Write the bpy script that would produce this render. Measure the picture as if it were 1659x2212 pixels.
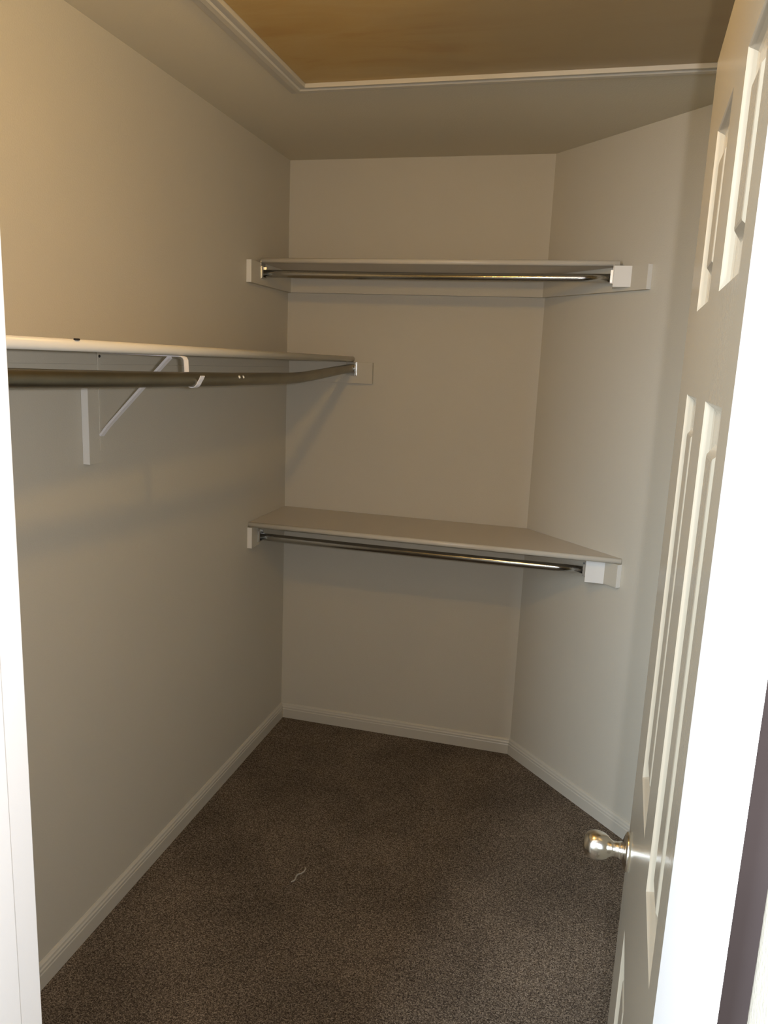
import bpy, bmesh, math, random
from mathutils import Vector, Matrix
random.seed(4)
SC = bpy.context.scene
for o in list(bpy.data.objects):
    bpy.data.objects.remove(o, do_unlink=True)

# ------------------------------------------------------------------ camera
CAM_POS = Vector((1.2055, -3.0007, 1.586))
yaw, pitch, roll = -0.2497, -0.1936, 0.0421
fw = Vector((math.sin(yaw)*math.cos(pitch), math.cos(yaw)*math.cos(pitch), math.sin(pitch)))
r0 = Vector((math.cos(yaw), -math.sin(yaw), 0)); u0 = r0.cross(fw)
rt = r0*math.cos(roll) + u0*math.sin(roll); up = -r0*math.sin(roll) + u0*math.cos(roll)
cd = bpy.data.cameras.new('camera'); cam = bpy.data.objects.new('camera', cd)
SC.collection.objects.link(cam); SC.camera = cam
M = Matrix(((rt.x, up.x, -fw.x), (rt.y, up.y, -fw.y), (rt.z, up.z, -fw.z))).to_4x4()
M.translation = CAM_POS; cam.matrix_world = M
cd.sensor_fit = 'HORIZONTAL'; cd.sensor_width = 36.0; cd.lens = 36.0*1646.47/1659.0
cd.clip_start = 0.02; cd.clip_end = 50

# ------------------------------------------------------------------ world, lights, exposure
W = bpy.data.worlds.new('world'); SC.world = W; W.use_nodes = True
W.node_tree.nodes['Background'].inputs[0].default_value = (0.80, 0.88, 1.0, 1)
W.node_tree.nodes['Background'].inputs[1].default_value = 0.55
FLASH_W = 50.0          # the compact camera's own flash, beside the lens
LAMP_E = 305.0          # radiance of the closet's bare bulb
LAMP_POS = Vector((0.85, -1.95, 2.20))
fl = bpy.data.lights.new('camera_flash', 'POINT'); fl.energy = FLASH_W; fl.shadow_soft_size = 0.012
fl.color = (0.95, 0.94, 1.0)
fo = bpy.data.objects.new('camera_flash', fl); SC.collection.objects.link(fo)
fo.location = CAM_POS + rt*0.066 + up*0.012
al = bpy.data.lights.new('window_daylight', 'AREA'); al.shape = 'RECTANGLE'; al.size = 1.0; al.size_y = 2.1
al.energy = 320; al.color = (0.72, 0.85, 1.0)
ao = bpy.data.objects.new('window_daylight', al); SC.collection.objects.link(ao)
WIN = Vector((-0.10, -4.60, 2.35)); ao.location = WIN; ao.rotation_euler = (math.pi/2, 0, 0)      # shines along +y
vs = SC.view_settings
vs.view_transform = 'Standard'; vs.look = 'None'; vs.exposure = 0.0; vs.gamma = 1.0; vs.use_curve_mapping = False

# ------------------------------------------------------------------ materials
def mat(name, col, rough=0.6, metal=0.0, bump=0.0, bscale=200.0, var=0.0, vscale=3.0, spec=None, coat=0.0, emit=None, estr=0.0, detail=3.0):
    m = bpy.data.materials.new(name); m.use_nodes = True
    nt = m.node_tree; b = nt.nodes['Principled BSDF']
    b.inputs['Base Color'].default_value = (*col, 1); b.inputs['Roughness'].default_value = rough
    b.inputs['Metallic'].default_value = metal
    if spec is not None: b.inputs['Specular IOR Level'].default_value = spec
    if coat: b.inputs['Coat Weight'].default_value = coat; b.inputs['Coat Roughness'].default_value = .15
    if emit: b.inputs['Emission Color'].default_value = (*emit, 1); b.inputs['Emission Strength'].default_value = estr
    tc = nt.nodes.new('ShaderNodeTexCoord')
    if bump:
        n = nt.nodes.new('ShaderNodeTexNoise'); n.inputs['Scale'].default_value = bscale; n.inputs['Detail'].default_value = detail
        nt.links.new(tc.outputs['Object'], n.inputs['Vector'])
        bp = nt.nodes.new('ShaderNodeBump'); bp.inputs['Strength'].default_value = bump; bp.inputs['Distance'].default_value = 0.002
        nt.links.new(n.outputs['Fac'], bp.inputs['Height']); nt.links.new(bp.outputs['Normal'], b.inputs['Normal'])
    if var:
        n = nt.nodes.new('ShaderNodeTexNoise'); n.inputs['Scale'].default_value = vscale; n.inputs['Detail'].default_value = 4
        nt.links.new(tc.outputs['Object'], n.inputs['Vector'])
        mr = nt.nodes.new('ShaderNodeMapRange'); mr.inputs['To Min'].default_value = 1-var; mr.inputs['To Max'].default_value = 1+var
        mr.inputs['From Min'].default_value = .3; mr.inputs['From Max'].default_value = .7
        nt.links.new(n.outputs['Fac'], mr.inputs['Value'])
        mx = nt.nodes.new('ShaderNodeVectorMath'); mx.operation = 'SCALE'; mx.inputs[0].default_value = col
        nt.links.new(mr.outputs['Result'], mx.inputs['Scale']); nt.links.new(mx.outputs['Vector'], b.inputs['Base Color'])
    return m

WALL_COL = (0.540, 0.500, 0.405)
m_wall = mat('taupe_wall_paint', WALL_COL, .62, bump=.25, bscale=260, var=.015, vscale=2.5, spec=.35)
m_ceil = mat('taupe_ceiling_paint', (0.62, 0.565, 0.43), .8, bump=.3, bscale=180, spec=.2)
m_trim = mat('offwhite_trim_paint', (0.525, 0.49, 0.405), .38, bump=.06, bscale=120)
m_white = mat('white_semigloss_paint', (0.80, 0.785, 0.75), .3, bump=.04, bscale=150)
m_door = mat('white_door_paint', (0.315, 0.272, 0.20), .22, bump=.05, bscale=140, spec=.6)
m_shelf = mat('shelf_melamine', (0.58, 0.53, 0.455), .45, bump=.05, bscale=150, var=.02)
m_edge = mat('shelf_edge_white', (0.62, 0.58, 0.49), .35)
m_cleatend = mat('bare_white_wood_end', (0.76, 0.74, 0.68), .5)
m_chrome = mat('dull_chrome', (0.44, 0.435, 0.42), .14, metal=1.0, bump=.12, bscale=400)
m_zinc = mat('brushed_zinc', (0.24, 0.22, 0.165), .36, metal=1.0, bump=.1, bscale=350, var=.12, vscale=9)
m_socket = mat('bright_socket_metal', (0.72, 0.72, 0.70), .22, metal=1.0)
m_nickel = mat('satin_nickel', (0.70, 0.67, 0.60), .2, metal=1.0)
m_brkt = mat('white_enamel_bracket', (0.80, 0.78, 0.78), .32)
m_gap_shade = mat('painted_gap_shade', (0.032, 0.026, 0.025), 1.0, spec=0.0, var=.1, vscale=8)  # near-black base colour stands in for the shade inside the gap
m_dark = mat('dark_scuff', (0.02, 0.016, 0.012), .8)
m_lint = mat('pale_lint', (0.40, 0.36, 0.30), .95)
m_porc = mat('white_porcelain', (0.85, 0.84, 0.8), .2)
m_bulb = mat('warm_bulb', (1, .9, .7), .4, emit=(1.0, 0.62, 0.165), estr=LAMP_E)

def hatch_material():
    m = mat('stained_glow_hatch_board', (0.34, 0.25, 0.15), .42, bump=.08, bscale=90, spec=.4)
    nt = m.node_tree; b = nt.nodes['Principled BSDF']
    tc = nt.nodes.new('ShaderNodeTexCoord'); mp = nt.nodes.new('ShaderNodeMapping')
    mp.inputs['Scale'].default_value = (1.0, 3.2, 1.0); mp.inputs['Rotation'].default_value = (0, 0, -.35)
    n = nt.nodes.new('ShaderNodeTexNoise'); n.inputs['Scale'].default_value = 2.4; n.inputs['Detail'].default_value = 5; n.inputs['Distortion'].default_value = 1.2
    cr = nt.nodes.new('ShaderNodeValToRGB')
    e = cr.color_ramp.elements
    e[0].position = .30; e[0].color = (0.36, 0.20, 0.055, 1); e[1].position = .72; e[1].color = (0.47, 0.33, 0.135, 1)
    k = cr.color_ramp.elements.new(.46); k.color = (0.43, 0.28, 0.095, 1)
    nt.links.new(tc.outputs['Object'], mp.inputs['Vector']); nt.links.new(mp.outputs['Vector'], n.inputs['Vector'])
    nt.links.new(n.outputs['Fac'], cr.inputs['Fac'])
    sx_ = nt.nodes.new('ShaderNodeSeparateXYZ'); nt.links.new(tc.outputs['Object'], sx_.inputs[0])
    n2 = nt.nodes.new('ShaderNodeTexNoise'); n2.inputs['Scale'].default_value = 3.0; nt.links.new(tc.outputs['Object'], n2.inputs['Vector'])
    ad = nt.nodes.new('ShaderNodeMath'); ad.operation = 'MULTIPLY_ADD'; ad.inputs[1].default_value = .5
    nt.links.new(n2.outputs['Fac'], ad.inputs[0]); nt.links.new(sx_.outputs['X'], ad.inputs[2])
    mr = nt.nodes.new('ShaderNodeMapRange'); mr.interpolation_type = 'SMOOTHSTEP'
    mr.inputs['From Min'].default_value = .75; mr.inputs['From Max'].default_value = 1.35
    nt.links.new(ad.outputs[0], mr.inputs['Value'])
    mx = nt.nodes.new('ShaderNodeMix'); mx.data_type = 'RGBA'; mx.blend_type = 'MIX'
    mx.inputs['B'].default_value = (0.30, 0.235, 0.135, 1)  # lamp glow painted into the board: orange left, duller and greyer right
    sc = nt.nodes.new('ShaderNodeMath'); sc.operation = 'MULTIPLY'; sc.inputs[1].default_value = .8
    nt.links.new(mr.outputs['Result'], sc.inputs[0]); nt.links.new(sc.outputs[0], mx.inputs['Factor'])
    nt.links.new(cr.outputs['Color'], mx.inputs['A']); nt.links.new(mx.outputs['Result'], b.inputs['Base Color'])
    return m
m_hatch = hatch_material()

def carpet_material():
    m = mat('brown_carpet', (0.1, 0.08, 0.06), .97, spec=.1)
    nt = m.node_tree; b = nt.nodes['Principled BSDF']; tc = nt.nodes.new('ShaderNodeTexCoord')
    def noise(s, d, r=.6):
        n = nt.nodes.new('ShaderNodeTexNoise'); n.inputs['Scale'].default_value = s; n.inputs['Detail'].default_value = d
        n.inputs['Roughness'].default_value = r; nt.links.new(tc.outputs['Object'], n.inputs['Vector']); return n
    fine, tuft, big = noise(360, 1, .5), noise(190, 2, .6), noise(3.2, 3, .55)
    cr = nt.nodes.new('ShaderNodeValToRGB'); e = cr.color_ramp.elements
    e[0].position = .36; e[0].color = (0.032, 0.023, 0.016, 1); e[1].position = .66; e[1].color = (0.31, 0.25, 0.185, 1)
    k = e.new(.51); k.color = (0.125, 0.096, 0.068, 1)
    mixf = nt.nodes.new('ShaderNodeMath'); mixf.operation = 'MULTIPLY_ADD'; mixf.inputs[1].default_value = .6
    mf2 = nt.nodes.new('ShaderNodeMath'); mf2.operation = 'MULTIPLY'; mf2.inputs[1].default_value = .4
    nt.links.new(tuft.outputs['Fac'], mf2.inputs[0]); nt.links.new(fine.outputs['Fac'], mixf.inputs[0]); nt.links.new(mf2.outputs[0], mixf.inputs[2])
    vo = nt.nodes.new('ShaderNodeTexVoronoi'); vo.inputs['Scale'].default_value = 260; nt.links.new(tc.outputs['Object'], vo.inputs['Vector'])
    vs_ = nt.nodes.new('ShaderNodeSeparateColor'); nt.links.new(vo.outputs['Color'], vs_.inputs[0])
    vm_ = nt.nodes.new('ShaderNodeMapRange'); vm_.inputs['To Min'].default_value = -.075; vm_.inputs['To Max'].default_value = .075
    nt.links.new(vs_.outputs[0], vm_.inputs['Value'])
    va = nt.nodes.new('ShaderNodeMath'); va.operation = 'ADD'; nt.links.new(mixf.outputs[0], va.inputs[0]); nt.links.new(vm_.outputs['Result'], va.inputs[1])
    nt.links.new(va.outputs[0], cr.inputs['Fac'])
    mr = nt.nodes.new('ShaderNodeMapRange'); mr.inputs['From Min'].default_value = .35; mr.inputs['From Max'].default_value = .65
    mr.inputs['To Min'].default_value = .80; mr.inputs['To Max'].default_value = 1.16
    nt.links.new(big.outputs['Fac'], mr.inputs['Value'])
    vm = nt.nodes.new('ShaderNodeVectorMath'); vm.operation = 'SCALE'
    nt.links.new(cr.outputs['Color'], vm.inputs[0]); nt.links.new(mr.outputs['Result'], vm.inputs['Scale']); nt.links.new(vm.outputs['Vector'], b.inputs['Base Color'])
    bp = nt.nodes.new('ShaderNodeBump'); bp.inputs['Strength'].default_value = .35; bp.inputs['Distance'].default_value = .003
    nt.links.new(mixf.outputs[0], bp.inputs['Height']); nt.links.new(bp.outputs['Normal'], b.inputs['Normal'])
    return m
m_carpet = carpet_material()

# ------------------------------------------------------------------ helpers
def box(bm, x0, x1, y0, y1, z0, z1, bev=0.0, seg=2):
    tmp = bmesh.new(); bmesh.ops.create_cube(tmp, size=1)
    for v in tmp.verts:
        v.co = Vector(((x0+x1)/2+v.co.x*(x1-x0), (y0+y1)/2+v.co.y*(y1-y0), (z0+z1)/2+v.co.z*(z1-z0)))
    if bev: bmesh.ops.bevel(tmp, geom=tmp.edges[:], offset=bev, segments=seg, affect='EDGES', profile=.5)
    merge(bm, tmp)
def merge(bm, tmp):
    me = bpy.data.meshes.new('t'); tmp.to_mesh(me); tmp.free(); bm.from_mesh(me); bpy.data.meshes.remove(me)
def prism(bm, pts, z0, z1, bev=0.0, seg=2):
    """extrude a plan polygon (x, y) between two heights"""
    tmp = bmesh.new()
    a = [tmp.verts.new((x, y, z0)) for x, y in pts]; b = [tmp.verts.new((x, y, z1)) for x, y in pts]
    n = len(pts); tmp.faces.new(a[::-1]); tmp.faces.new(b)
    for i in range(n): tmp.faces.new((a[i], a[(i+1) % n], b[(i+1) % n], b[i]))
    bmesh.ops.recalc_face_normals(tmp, faces=tmp.faces[:])
    if bev: bmesh.ops.bevel(tmp, geom=tmp.edges[:], offset=bev, segments=seg, affect='EDGES', profile=.5)
    merge(bm, tmp)
def sweep(bm, prof, path, closed=False):
    """prof: list of (offset to the left of travel, z); path: plan points; mitred corners"""
    P = [Vector(p) for p in path]; n = len(P); rings = []
    for i in range(n):
        if closed: a, b = P[i-1], P[(i+1) % n]; d1 = (P[i]-a).normalized(); d2 = (b-P[i]).normalized()
        else:
            d1 = (P[i]-P[i-1]).normalized() if i else None; d2 = (P[i+1]-P[i]).normalized() if i < n-1 else None
            d1 = d1 or d2; d2 = d2 or d1
        n1 = Vector((-d1.y, d1.x)); n2 = Vector((-d2.y, d2.x)); mt = (n1+n2); mt = mt/(mt.length_squared)*2
        rings.append([bm.verts.new((P[i].x+mt.x*o, P[i].y+mt.y*o, z)) for o, z in prof])
    k = len(prof)
    for i in range(n if closed else n-1):
        A, B = rings[i], rings[(i+1) % n]
        for j in range(k): bm.faces.new((A[j], A[(j+1) % k], B[(j+1) % k], B[j]))
    if not closed: bm.faces.new(rings[0]); bm.faces.new(rings[-1][::-1])
    bmesh.ops.recalc_face_normals(bm, faces=bm.faces[:])
def tube(bm, pts, rad, n=20, caps=True):
    pts = [Vector(p) for p in pts]; rings = []; prev = None
    for i, p in enumerate(pts):
        d = (pts[min(i+1, len(pts)-1)]-pts[max(i-1, 0)]).normalized()
        if prev is None: s = d.orthogonal().normalized()
        else: s = (prev-d*prev.dot(d)).normalized()
        prev = s; t = d.cross(s)
        rings.append([bm.verts.new(p+(s*math.cos(2*math.pi*k/n)+t*math.sin(2*math.pi*k/n))*rad) for k in range(n)])
    for A, B in zip(rings, rings[1:]):
        for k in range(n):
            f = bm.faces.new((A[k], A[(k+1) % n], B[(k+1) % n], B[k])); f.smooth = True
    if caps: bm.faces.new(rings[0][::-1]); bm.faces.new(rings[-1])
    bmesh.ops.recalc_face_normals(bm, faces=bm.faces[:])
def ribbon(bm, pts, wdir, w, th):
    """flat strap following pts; wdir = width direction"""
    pts = [Vector(p) for p in pts]; wd = Vector(wdir).normalized(); rings = []
    for i, p in enumerate(pts):
        d = (pts[min(i+1, len(pts)-1)]-pts[max(i-1, 0)]).normalized(); nn = d.cross(wd).normalized()
        rings.append([bm.verts.new(p+wd*a*w/2+nn*b*th/2) for a, b in ((-1, -1), (1, -1), (1, 1), (-1, 1))])
    for A, B in zip(rings, rings[1:]):
        for k in range(4): bm.faces.new((A[k], A[(k+1) % 4], B[(k+1) % 4], B[k]))
    bm.faces.new(rings[0][::-1]); bm.faces.new(rings[-1])
    bmesh.ops.recalc_face_normals(bm, faces=bm.faces[:])
def lathe(bm, prof, origin, axis, n=40):
    ax = Vector(axis).normalized(); s = ax.orthogonal().normalized(); t = ax.cross(s); o = Vector(origin); rings = []
    for h, r in prof:
        rings.append([bm.verts.new(o+ax*h+(s*math.cos(2*math.pi*k/n)+t*math.sin(2*math.pi*k/n))*max(r, 1e-5)) for k in range(n)])
    for A, B in zip(rings, rings[1:]):
        for k in range(n):
            f = bm.faces.new((A[k], A[(k+1) % n], B[(k+1) % n], B[k])); f.smooth = True
    bm.faces.new(rings[0][::-1]); bm.faces.new(rings[-1])
    bmesh.ops.recalc_face_normals(bm, faces=bm.faces[:])
def obj(name, bm, m, parent=None):
    me = bpy.data.meshes.new(name); bm.to_mesh(me); bm.free(); me.materials.append(m)
    o = bpy.data.objects.new(name, me); SC.collection.objects.link(o)
    if parent is not None:
        o.parent = parent
        o.matrix_parent_inverse = Matrix.Translation(-parent.location)
    return o
def tag(o, label, cat, group=None, kind=None):
    o['label'] = label; o['category'] = cat
    if group: o['group'] = group
    if kind: o['kind'] = kind
    return o
def thing(name, loc, label, cat, group=None):
    o = bpy.data.objects.new(name, None); SC.collection.objects.link(o); o.location = loc
    o.empty_display_size = .05
    return tag(o, label, cat, group)
def struct(name, bm, m, label, cat):
    return tag(obj(name, bm, m), label, cat, kind='structure')
B = bmesh.new

# ------------------------------------------------------------------ room shell
ZC = 2.35; BW = 1.0255; ANG = 0.761
T = Vector((math.sin(ANG), -math.cos(ANG))); N = Vector((-math.cos(ANG), -math.sin(ANG)))   # along the angled wall / into the room
def dg(s, off=0.0):
    return Vector((BW, 0)) + T*s + N*off
XR = 2.05; S_END = (XR-BW)/T.x; YR = dg(S_END).y
YF, YB = -2.35, -2.58               # closet side and room side of the doorway wall
XJ0, XJ1 = 0.648, 1.3105            # opening
ZH = 2.06

bm = B(); box(bm, -1.6, 2.9, -4.74, .12, -.08, 0)
struct('floor', bm, m_carpet, 'dark brown cut-pile carpet covering the closet floor', 'carpet')
bm = B(); box(bm, -.12, 0, YB, .12, 0, ZC)
struct('wall_left', bm, m_wall, 'long taupe wall on the left behind the long shelf', 'wall')
bm = B(); prism(bm, [(0, 0), (BW, 0), (BW+.05, .12), (0, .12)], 0, ZC)
struct('wall_back', bm, m_wall, 'narrow taupe end wall behind the two short shelves', 'wall')
e = dg(S_END); e2 = dg(S_END, -.12)
bm = B(); prism(bm, [(BW, 0), (e.x, e.y), (e2.x+.08, e2.y), (BW+.05, .12)], 0, ZC)
struct('wall_angled', bm, m_wall, 'angled taupe wall running from the back corner towards the door', 'wall')
bm = B(); box(bm, XR, XR+.12, YB, YR, 0, ZC)
struct('wall_right', bm, m_wall, 'taupe side wall hidden behind the open door', 'wall')
bm = B()
box(bm, 0, XJ0-.02, YB, YF, 0, ZC); box(bm, XJ1+.06, XR, YB, YF, 0, ZC); box(bm, XJ0-.02, XJ1+.06, YB, YF, ZH+.02, ZC)
box(bm, XJ1+.0205, XJ1+.06, YB+.047, YF, 0, ZH+.02); box(bm, XJ1+.0272, XJ1+.06, YB+.001, YB+.047, 0, ZH+.02)
struct('wall_front', bm, m_wall, 'taupe wall around the doorway the photo is taken through', 'wall')
bm = B(); box(bm, -.12, XR+.12, YB, .14, ZC, ZC+.1)
struct('ceiling', bm, m_ceil, 'flat taupe closet ceiling with a framed brown access panel', 'ceiling')

# baseboards: thin colonial profile, mitred into the corners
bp_ = [(0, 0), (.013, 0), (.013, .040), (.0115, .043), (.0115, .050), (.009, .054), (.008, .060), (.004, .065), (0, .066)]
neg = [(-o, z) for o, z in bp_]
def base(name, path, label):
    bm = B(); sweep(bm, neg, path); return struct(name, bm, m_trim, label, 'baseboard')
n3 = dg(S_END)
# each run is cut on its mitre by ending exactly in the corner
def base_run(name, p, q, ma, mb, label):
    """one straight run p->q on the room's left; ma, mb shift per unit of offset at the ends (mitre)"""
    p = Vector(p); q = Vector(q); d = (q-p).normalized(); n = Vector((d.y, -d.x)); bm = B(); R = []
    for P_, mm in ((p, ma), (q, -mb)):
        R.append([bm.verts.new((P_.x+n.x*o+d.x*mm*o, P_.y+n.y*o+d.y*mm*o, z)) for o, z in bp_])
    k = len(bp_)
    for j in range(k): bm.faces.new((R[0][j], R[0][(j+1) % k], R[1][(j+1) % k], R[1][j]))
    bm.faces.new(R[0]); bm.faces.new(R[1][::-1]); bmesh.ops.recalc_face_normals(bm, faces=bm.faces[:])
    return struct(name, bm, m_trim, label, 'baseboard')
th = (math.pi/2 + ANG)      # interior angle between back and angled wall
mo = math.tan((math.pi/2-ANG)/2)
base_run('baseboard_left', (0, YF), (0, 0), 0, 1, 'off-white moulded baseboard along the long left wall')
base_run('baseboard_back', (0, 0), (BW, 0), 1, mo, 'off-white moulded baseboard under the end wall')
base_run('baseboard_angled', (BW, 0), (n3.x, n3.y), mo, 0, 'off-white moulded baseboard under the angled wall')

# attic access: picture-frame trim on the ceiling and the brown board inside it
hx0, hx1, hy0, hy1 = .367, 1.80, -1.80, -.812
prof = [(0, ZC), (0, ZC-.017), (-.006, ZC-.017), (-.009, ZC-.013), (-.022, ZC-.013), (-.026, ZC-.0165), (-.040, ZC-.0165), (-.046, ZC-.011), (-.066, ZC-.009), (-.070, ZC-.005), (-.072, ZC)]
bm = B(); sweep(bm, [(o, z) for o, z in prof], [(hx0, hy0), (hx1, hy0), (hx1, hy1), (hx0, hy1)], closed=True)
struct('trim_1', bm, m_trim, 'off-white moulding framing the brown ceiling access panel', 'moulding')
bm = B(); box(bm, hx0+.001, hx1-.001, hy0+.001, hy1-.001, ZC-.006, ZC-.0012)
tag(obj('access_panel', bm, m_hatch), 'brown stained board with lamp glow painted in, filling the moulding frame in the ceiling', 'access panel')

# ------------------------------------------------------------------ doorway: jambs and casings
bm = B(); box(bm, XJ0-.02, XJ0, YB-.004, YF, 0, ZH, .0015)
box(bm, XJ0, XJ0+.010, YB+.05, YF-.042, 0, ZH-.01, .003)
struct('trim_2', bm, m_white, 'white door jamb with stop at the left edge of the doorway', 'door jamb')
bm = B(); box(bm, XJ1, XJ1+.020, YB+.046, YF-.035, 0, ZH); box(bm, XJ1, XJ1+.0014, YB, YB+.046, 0, ZH)
struct('trim_3', bm, m_white, 'white hinge-side door jamb, brightest upright on the right', 'door jamb')
bm = B(); box(bm, XJ0-.02, XJ1+.02, YB-.004, YF, ZH, ZH+.02, .0015)
struct('trim_4', bm, m_white, 'white head jamb across the top of the doorway', 'door jamb')
bm = B(); box(bm, XJ1+.0016, XJ1+.0268, YB+.034, YB+.0458, 0, ZH)
struct('gap_shade_strip', bm, m_gap_shade, 'recessed gap strip with dark shade painted in, between hinge-side jamb and casing', 'gap strip')
def casing(name, x0, x1, label):
    bm = B(); box(bm, x0, x1, YB-.016, YB, 0, ZH+.09, .003, 2)
    box(bm, x0+.008 if x1 > 1 else x0, x1 if x1 > 1 else x1-.008, YB-.020, YB-.016, 0, ZH+.09, .0018, 2)
    struct(name, bm, m_white, label, 'door casing')
casing('trim_6', XJ1+.0270, XJ1+.100, 'white moulded casing at the far right edge of the photo')
casing('trim_7', XJ0-.085, XJ0-.012, 'white casing on the outer face left of the doorway')

# the window of the room behind the camera, whose daylight reaches in through the doorway
bm = B(); x0, x1, z0, z1 = WIN.x-.50, WIN.x+.50, WIN.z-1.05, WIN.z+1.05
box(bm, -1.6, x0-.04, WIN.y-.14, WIN.y-.02, 0, 3.6); box(bm, x1+.04, 2.9, WIN.y-.14, WIN.y-.02, 0, 3.6)
box(bm, x0-.04, x1+.04, WIN.y-.14, WIN.y-.02, 0, z0-.04); box(bm, x0-.04, x1+.04, WIN.y-.14, WIN.y-.02, z1+.04, 3.6)
struct('wall_window', bm, m_wall, 'taupe wall with a high window behind the photographer', 'wall')
bm = B()
for a in ((x0-.04, x0, z0-.04, z1+.04), (x1, x1+.04, z0-.04, z1+.04), (x0, x1, z0-.04, z0), (x0, x1, z1, z1+.04)):
    box(bm, a[0], a[1], WIN.y-.10, WIN.y-.03, a[2], a[3], .002)
struct('window_1', bm, m_white, 'white frame of the high window behind the photographer', 'window')

# ------------------------------------------------------------------ the door
HX, HY, DA, DW, DT = 1.3099, -2.385, 0.0501, 0.664, 0.035
HX += math.sin(DA)*(HY+2.4477)
dd = Vector((math.sin(DA), math.cos(DA), 0)); dn = Vector((-math.cos(DA), math.sin(DA), 0))     # along the leaf / out of its face
def D(u, z, o=0.0):      # o > 0 towards the opening (left)
    return Vector((HX, HY, 0)) + dd*u + dn*o + Vector((0, 0, z))
uo = -.0626
us = [0, .1462+uo, .2975+uo, .4060+uo, .5663+uo, DW]
zs = [.012, .20, .728, .990, 1.5605, 1.6695, 1.893, 2.03]
loops = [(0, 0), (.0015, -.0015), (.004, -.0050), (.007, -.0085), (.010, -.0100), (.040, -.0100), (.0415, -.0094), (.0495, -.0026), (.052, -.0020)]
def door_leaf():
    bm = B()
    for side in (0, 1):
        base_o = 0.0 if side == 0 else -DT; sg = 1 if side == 0 else -1
        def V(u, z, o): return bm.verts.new(D(u, z, base_o + sg*o))
        grid = {}
        for i, u in enumerate(us):
            for j, z in enumerate(zs): grid[i, j] = V(u, z, 0)
        for i in range(len(us)-1):
            for j in range(len(zs)-1):
                c = [grid[i, j], grid[i+1, j], grid[i+1, j+1], grid[i, j+1]]
                if i in (1, 3) and j in (1, 3, 5):
                    prev = c
                    for off, dep in loops[1:]:
                        a0, a1, b0, b1 = us[i]+off, us[i+1]-off, zs[j]+off, zs[j+1]-off
                        cur = [V(a0, b0, dep), V(a1, b0, dep), V(a1, b1, dep), V(a0, b1, dep)]
                        for k in range(4): bm.faces.new((prev[k], prev[(k+1) % 4], cur[(k+1) % 4], cur[k]))
                        prev = cur
                    bm.faces.new(prev)
                else: bm.faces.new(c)
    # edges of the leaf
    def strip(seq):
        for (a, b) in zip(seq, seq[1:]):
            bm.faces.new([bm.verts.new(D(a[0], a[1], 0)), bm.verts.new(D(b[0], b[1], 0)), bm.verts.new(D(b[0], b[1], -DT)), bm.verts.new(D(a[0], a[1], -DT))])
    strip([(0, zs[0]), (DW, zs[0]), (DW, zs[-1]), (0, zs[-1]), (0, zs[0])])
    bmesh.ops.remove_doubles(bm, verts=bm.verts[:], dist=1e-5)
    bmesh.ops.recalc_face_normals(bm, faces=bm.faces[:])
    return bm
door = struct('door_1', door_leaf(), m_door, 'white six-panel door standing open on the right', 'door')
# knob, left (opening) side and far side
KU, KZ = DW-.062, .800
def knob(side):
    o0 = D(KU, KZ, 0 if side > 0 else -DT); ax = dn*side
    bm = B(); lathe(bm, [(0, .0), (0, .0315), (.003, .0325), (.006, .0315), (.0085, .027), (.0105, .021), (.012, .0165), (.012, 0)], o0, ax)
    rose = obj('rose', bm, m_nickel, door)
    bm = B(); lathe(bm, [(.010, .0), (.010, .0155), (.020, .0125), (.027, .0125), (.029, .0135), (.032, .0150), (.036, .0190), (.042, .0222), (.050, .0240), (.058, .0242), (.065, .0222), (.071, .0175), (.0745, .0105), (.0757, .004), (.0760, 0)], o0, ax, 48)
    obj('door_knob', bm, m_nickel, door)
    bm = B()
    for a in (-1, 1): lathe(bm, [(.0055, 0), (.0055, .003), (.0075, .0028), (.0082, 0)], o0+Vector((0, 0, a*.0245)), ax, 12)
    obj('rose_screw', bm, m_socket, rose)
knob(1); knob(-1)
bm = B()
box(bm, -.0125, .0125, -.0008, .0012, -.028, .028, .0006)
for v in bm.verts: v.co = D(DW+v.co.y, KZ+v.co.z, -DT/2+v.co.x)
obj('latch_plate', bm, m_nickel, door)
for zz in (.25, 1.03, 1.80):
    bm = B(); tube(bm, [D(-.006, zz-.045, -DT-.004), D(-.006, zz+.045, -DT-.004)], .006, 12)
    obj('hinge', bm, m_nickel, door)

# ------------------------------------------------------------------ shelves
def shelf_board(plan, front, z0, z1, parent):
    """plan polygon; front = (p, q) the two front corners; bullnose strip is its own part"""
    bm = B(); prism(bm, plan, z0, z1)
    obj('shelf_board', bm, m_shelf, parent)
    p, q = front; bm = B(); h = (z1-z0)/2; zc = (z0+z1)/2
    d = (Vector(q)-Vector(p)).normalized(); n = Vector((d.y, -d.x))     # outwards to the right of travel
    prof = []
    for k in range(9):
        a = -math.pi/2 + math.pi*k/8
        prof.append((.004+math.cos(a)*h*.8, zc+math.sin(a)*h))
    prof = [(0, z0)] + prof + [(0, z1)]
    R = [[bm.verts.new((P_[0]+n.x*o, P_[1]+n.y*o, z)) for o, z in prof] for P_ in (p, q)]
    k = len(prof)
    for j in range(k):
        f = bm.faces.new((R[0][j], R[0][(j+1) % k], R[1][(j+1) % k], R[1][j])); f.smooth = True
    bm.faces.new(R[0]); bm.faces.new(R[1][::-1]); bmesh.ops.recalc_face_normals(bm, faces=bm.faces[:])
    obj('shelf_edge', bm, m_edge, parent)
CT = .019
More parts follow.
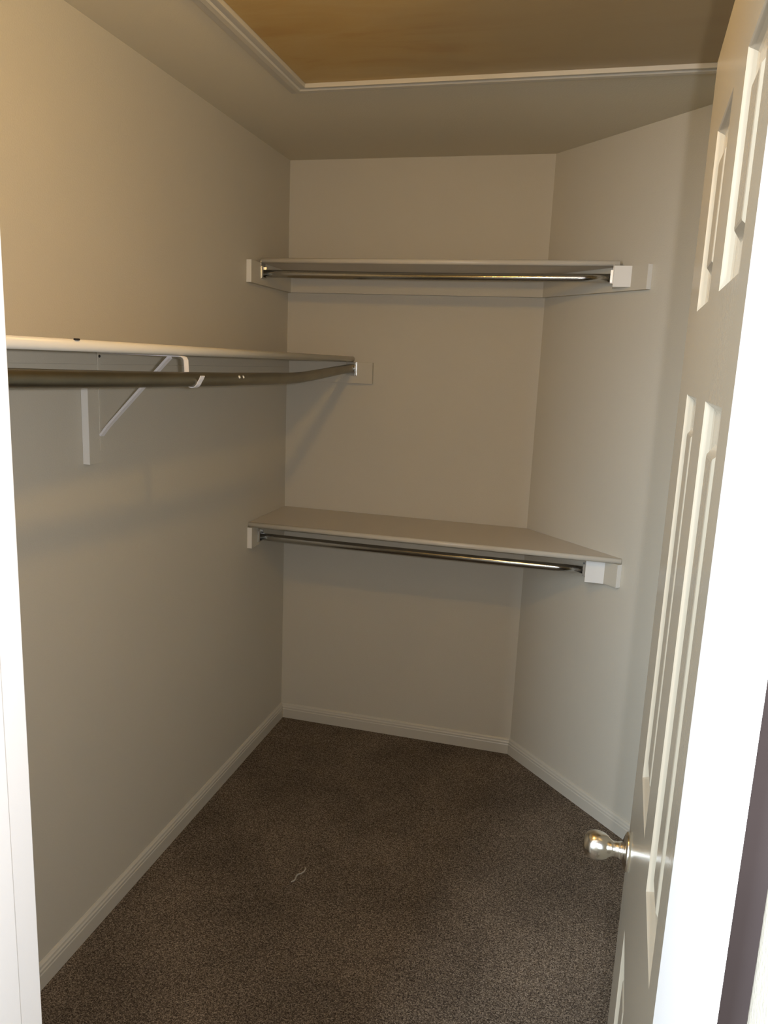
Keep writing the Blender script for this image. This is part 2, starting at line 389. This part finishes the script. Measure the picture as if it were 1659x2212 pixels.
def short_shelf(zt, zb, yf, xl, xr_front, cl_y, cr_s, cz0, blk_y, blk_z0, label):
    t = thing('wall_shelf', (BW/2, -.15, zb), label, 'shelf', 'short shelves on the end wall')
    ex = .011
    yb = yf + ex
    # angled side of the board stays a hair off the wall
    g = .002
    def wx(y, off): return (dg(0, off) + T*((dg(0, off).y - y)/math.cos(ANG))).x
    pts = [(xl, yb), (xr_front, yb)]
    if wx(yb, g) - xr_front > .006:
        ys = -.24; pts += [(wx(ys, g), ys)]
    pts += [(wx(-g, g), -g), (g, -g), (g, yb+.02)] if xl > .01 else [(wx(-g, g), -g), (g, -g)]
    shelf_board(pts, ((xl, yb), (xr_front, yb)), zb, zt, t)
    z1 = zb
    # cleats: left wall, back wall, angled wall
    bm = B(); box(bm, 0, CT, cl_y, 0, cz0, z1, .0008, 1); c = obj('cleat', bm, m_wall, t)
    bm = B(); box(bm, 0.0008, CT+.0006, cl_y-.0012, cl_y+.0002, cz0, z1-.0004); obj('cleat_end', bm, m_cleatend, c)['label'] = 'white painted cleat end'
    a, b = dg(0), dg(cr_s); a2, b2 = dg(.019*mo, CT), dg(cr_s, CT)
    a2 = dg(CT*mo, CT)
    bm = B(); prism(bm, [(CT, 0), (BW, 0), (a2.x, a2.y), (CT, -CT)], cz0, z1); obj('cleat', bm, m_wall, t)
    bm = B(); prism(bm, [tuple(a), tuple(b), tuple(b2), tuple(a2)], cz0, z1); c = obj('cleat', bm, m_wall, t)
    b3 = dg(cr_s+.0012); b4 = dg(cr_s+.0012, CT+.0006)
    bm = B(); prism(bm, [tuple(dg(cr_s, .0008)), tuple(dg(cr_s+.0012, .0008)), tuple(b4), tuple(dg(cr_s, CT+.0006))], cz0, z1-.0004); obj('cleat_end', bm, m_cleatend, c)['label'] = 'white painted cleat end'
    # wedge block carrying the rod socket
    xb = 1.257
    def surf(y): return wx(y, CT)
    ysl = -( (xb - dg(0, CT).x)/T.x*math.cos(ANG) ) + dg(0, CT).y
    bm = B(); prism(bm, [(xb, blk_y), (surf(blk_y), blk_y), (xb, ysl)], blk_z0, z1-.0005, .0012, 2)
    obj('rod_block', bm, m_cleatend, t)['label'] = 'white wedge block'
    return t
up_shelf = short_shelf(1.9425, 1.9245, -.312, .0175, 1.275, -.398, .504, 1.847, -.330, 1.857,
    'pale shelf on the end wall above eye level, underside showing, topmost shelf')
lo_shelf = short_shelf(.966, .947, -.372, .001, 1.3715, -.376, .506, .866, -.338, .864,
    'pale shelf low on the end wall with its top surface in view')
def rod(pts, rad, m, label, sockets):
    t = thing('closet_rod', pts[0], label, 'clothes rod')
    bm = B(); tube(bm, pts, rad, 28); obj('rod_tube', bm, m, t)
    for bmf in sockets: obj('end_socket', bmf, m_socket, t)
    return t
def round_socket(c, ax, r):
    bm = B(); lathe(bm, [(0, 0), (0, r+.0075), (.003, r+.0075), (.0045, r+.003), (.014, r+.0025), (.014, r+.0002), (.014, 0)], c, ax, 28); return bm
def ushape_socket(c, ax, r):
    """open U flange with a plate; ax along x"""
    bm = B(); s = 1 if ax[0] > 0 else -1; x, y, z = c
    box(bm, min(x, x+s*.002), max(x, x+s*.002), y-r-.006, y+r+.006, z-r-.006, z+r+.030, .0006)
    box(bm, min(x, x+s*.009), max(x, x+s*.009), y-r-.0035, y-r-.0005, z-r-.002, z+r+.010)
    box(bm, min(x, x+s*.009), max(x, x+s*.009), y+r+.0005, y+r+.0035, z-r-.002, z+r+.010)
    box(bm, min(x, x+s*.009), max(x, x+s*.009), y-r-.0035, y+r+.0035, z-r-.0042, z-r-.0012)
    return bm
R1 = .0138
zu, zl = 1.888, .8985
yu, yl = -.298, -.303
rod([(CT+.002+k*(1.255-CT-.002)/12, yu, zu - .0035*math.sin(math.pi*k/12)) for k in range(13)], R1, m_chrome,
    'chrome rod under the topmost shelf on the end wall', [ushape_socket((CT, yu, zu), (1, 0, 0), R1), ushape_socket((1.257, yu, zu), (-1, 0, 0), R1)])
rod([(CT+.002+k*(1.255-CT-.002)/12, yl, zl - .002*math.sin(math.pi*k/12)) for k in range(13)], R1, m_chrome,
    'chrome rod with a bright streak under the low shelf', [ushape_socket((CT, yl, zl), (1, 0, 0), R1), ushape_socket((1.257, yl, zl), (-1, 0, 0), R1)])

# long shelf on the left wall
LZ0, LZ1, LX = 1.5825, 1.6045, .293
t = thing('wall_shelf', (.15, -1.2, LZ0), 'long pale shelf along the left wall just above eye level', 'shelf')
shelf_board([(.002, -.002), (.002, YF), (LX-.013, YF), (LX-.013, -.002)], ((LX-.013, YF), (LX-.013, -.002)), LZ0, LZ1, t)
bm = B(); box(bm, 0, CT, YF, -CT, 1.4985, 1.5525, .0008, 1); box(bm, 0, CT-.0012, YF, -CT, 1.5525, LZ0); obj('cleat', bm, m_wall, t)
bm = B(); box(bm, 0, .3725, -CT, 0, 1.4985, LZ0, .0012, 2); obj('cleat', bm, m_wall, t)
bm = B(); box(bm, 0, CT, -1.350, -1.302, 1.303, 1.4985, .0008, 1); c = obj('backing_strip', bm, m_wall, t)
bm = B(); box(bm, .0008, CT+.0004, -1.3512, -1.3498, 1.304, 1.4975); obj('strip_edge', bm, m_cleatend, c)['label'] = 'white painted edge of the backing strip'
bm = B(); box(bm, LX-.006, LX+.0005, -1.760, -1.748, LZ1-.0022, LZ1+.0016, .0012, 2); obj('scuff_mark', bm, m_dark, t)['label'] = 'small dark scuff on the front edge'

# its rod sags between the bracket and the end wall
RX, R2 = .283, .0165
key = [(.290, -2.35, 1.545), (.298, -1.97, 1.5365), (.312, -1.62, 1.5315), (.328, -1.24, 1.5285), (.335, -.95, 1.528), (.334, -.80, 1.5275),
       (.328, -.66, 1.5305), (.316, -.48, 1.538), (.300, -.26, 1.548), (.288, -.09, 1.555), (.284, -.021, 1.557)]
def catmull(ks, n=6):
    out = []; K = [Vector(k) for k in ks]
    for i in range(len(K)-1):
        p0 = K[max(i-1, 0)]; p1 = K[i]; p2 = K[i+1]; p3 = K[min(i+2, len(K)-1)]
        for k in range(n):
            t_ = k/n; out.append(.5*((2*p1)+(p2-p0)*t_+(2*p0-5*p1+4*p2-p3)*t_**2+(3*p1-p0-3*p2+p3)*t_**3))
    out.append(K[-1]); return out
path = catmull(key)
bm = B()
sx, sz = RX+.001, 1.556
box(bm, sx-.021, sx+.024, -.0215, -CT, sz-.027, sz+.027, .0006)
box(bm, sx+.0185, sx+.0225, -.036, -.0215, sz-.026, sz+.026, .0006)
box(bm, sx-.0205, sx-.018, -.036, -.0215, sz-.020, sz+.014, .0006)
box(bm, sx-.019, sx+.019, -.036, -.0215, sz-.0225, sz-.0185, .0005)
lrod = rod(path, R2, m_zinc, 'dull sagging metal rod under the long left shelf', [bm])
for yy in (-1.105, -1.082):
    bm = B(); lathe(bm, [(0, 0), (0, .0042), (.0006, .0030), (.0008, 0)], Vector((.3325, yy-.07, 1.5283))+Vector((.80, -.45, .35)).normalized()*R2*.99, (.80, -.45, .35), 10)
    obj('paint_fleck', bm, m_cleatend, lrod)['label'] = 'white paint fleck'

# bracket: wall strap, diagonal brace, top arm, hook under the rod
by = -1.302
bk = thing('shelf_bracket', (CT, by, 1.36), 'white metal bracket with diagonal brace under the long left shelf', 'bracket')
bm = B(); box(bm, CT, CT+.0025, by-.006, by+.006, 1.335, LZ0-.002, .0005); w = obj('wall_strap', bm, m_wall, bk)
bm = B(); lathe(bm, [(0, 0), (0, .004), (.002, .003), (.0026, 0)], (CT+.0025, by, 1.572), (1, 0, 0), 14); obj('screw', bm, m_dark, w)['label'] = 'dark screw head'
def K(x, z): return (x, by-.25*(x-CT), z)      # the arm is bent a little towards the door
wd = (.25, 1, 0)
bm = B(); ribbon(bm, [K(CT+.003, 1.374), K(.045, 1.398), K(.236, 1.564), K(.252, 1.577)], wd, .012, .006); obj('brace', bm, m_brkt, bk)
bm = B(); ribbon(bm, [K(CT+.002, LZ0-.0022), K(.270, LZ0-.0022), K(.290, LZ0-.0022), K(.2965, LZ0-.0045), K(.3005, LZ0-.010), K(.3020, 1.552), K(.3022, 1.534)], wd, .013, .0025)
obj('top_arm', bm, m_brkt, bk)
rx, rz = .3222, 1.5298; bm = B(); pts = [K(.3022, 1.536)]
for k in range(13):
    a = math.radians(182 + (340-182)*k/12)
    pts.append(K(rx+math.cos(a)*(R2+.0026), rz+math.sin(a)*(R2+.0026)))
pts += [K(rx+.0235, rz+.001), K(rx+.0275, rz+.0085)]
ribbon(bm, pts, wd, .013, .0022); obj('rod_hook', bm, m_brkt, bk)

# ------------------------------------------------------------------ the closet's own lamp (above the frame, on the ceiling)
lt = thing('ceiling_lamp', (LAMP_POS.x, LAMP_POS.y, ZC), 'bare warm bulb in a white holder hanging on a short stem from the ceiling', 'lamp')
S = ZC-.095-LAMP_POS.z
bm = B(); lathe(bm, [(0, 0), (0, .055), (.008, .054), (.018, .020), (.020, .007), (S, .007), (S+.004, .019), (S+.040, .023), (S+.046, .022), (S+.046, 0)], (LAMP_POS.x, LAMP_POS.y, ZC), (0, 0, -1), 36)
obj('lamp_holder', bm, m_porc, lt)
bm = B(); lathe(bm, [(S+h, r) for h, r in ((.044, 0), (.044, .013), (.060, .017), (.072, .025), (.086, .0298), (.100, .0290), (.112, .0225), (.119, .012), (.121, 0))], (LAMP_POS.x, LAMP_POS.y, ZC), (0, 0, -1), 24)
obj('bulb', bm, m_bulb, lt)

# ------------------------------------------------------------------ lint on the carpet
for (x, y, l, a, lab) in ((.470, -1.000, .085, 1.3, 'pale strand of lint on the open carpet'),):
    bm = B(); P_ = []
    for k in range(9):
        s = (k/8-.5)*l; P_.append((x+math.cos(a)*s+.004*math.sin(k*1.3), y+math.sin(a)*s+.003*math.cos(k*1.9), .0028+.0005*math.sin(k*2)))
    tube(bm, P_, .0022, 8)
    tag(obj('lint_strand', bm, m_lint), lab, 'lint')
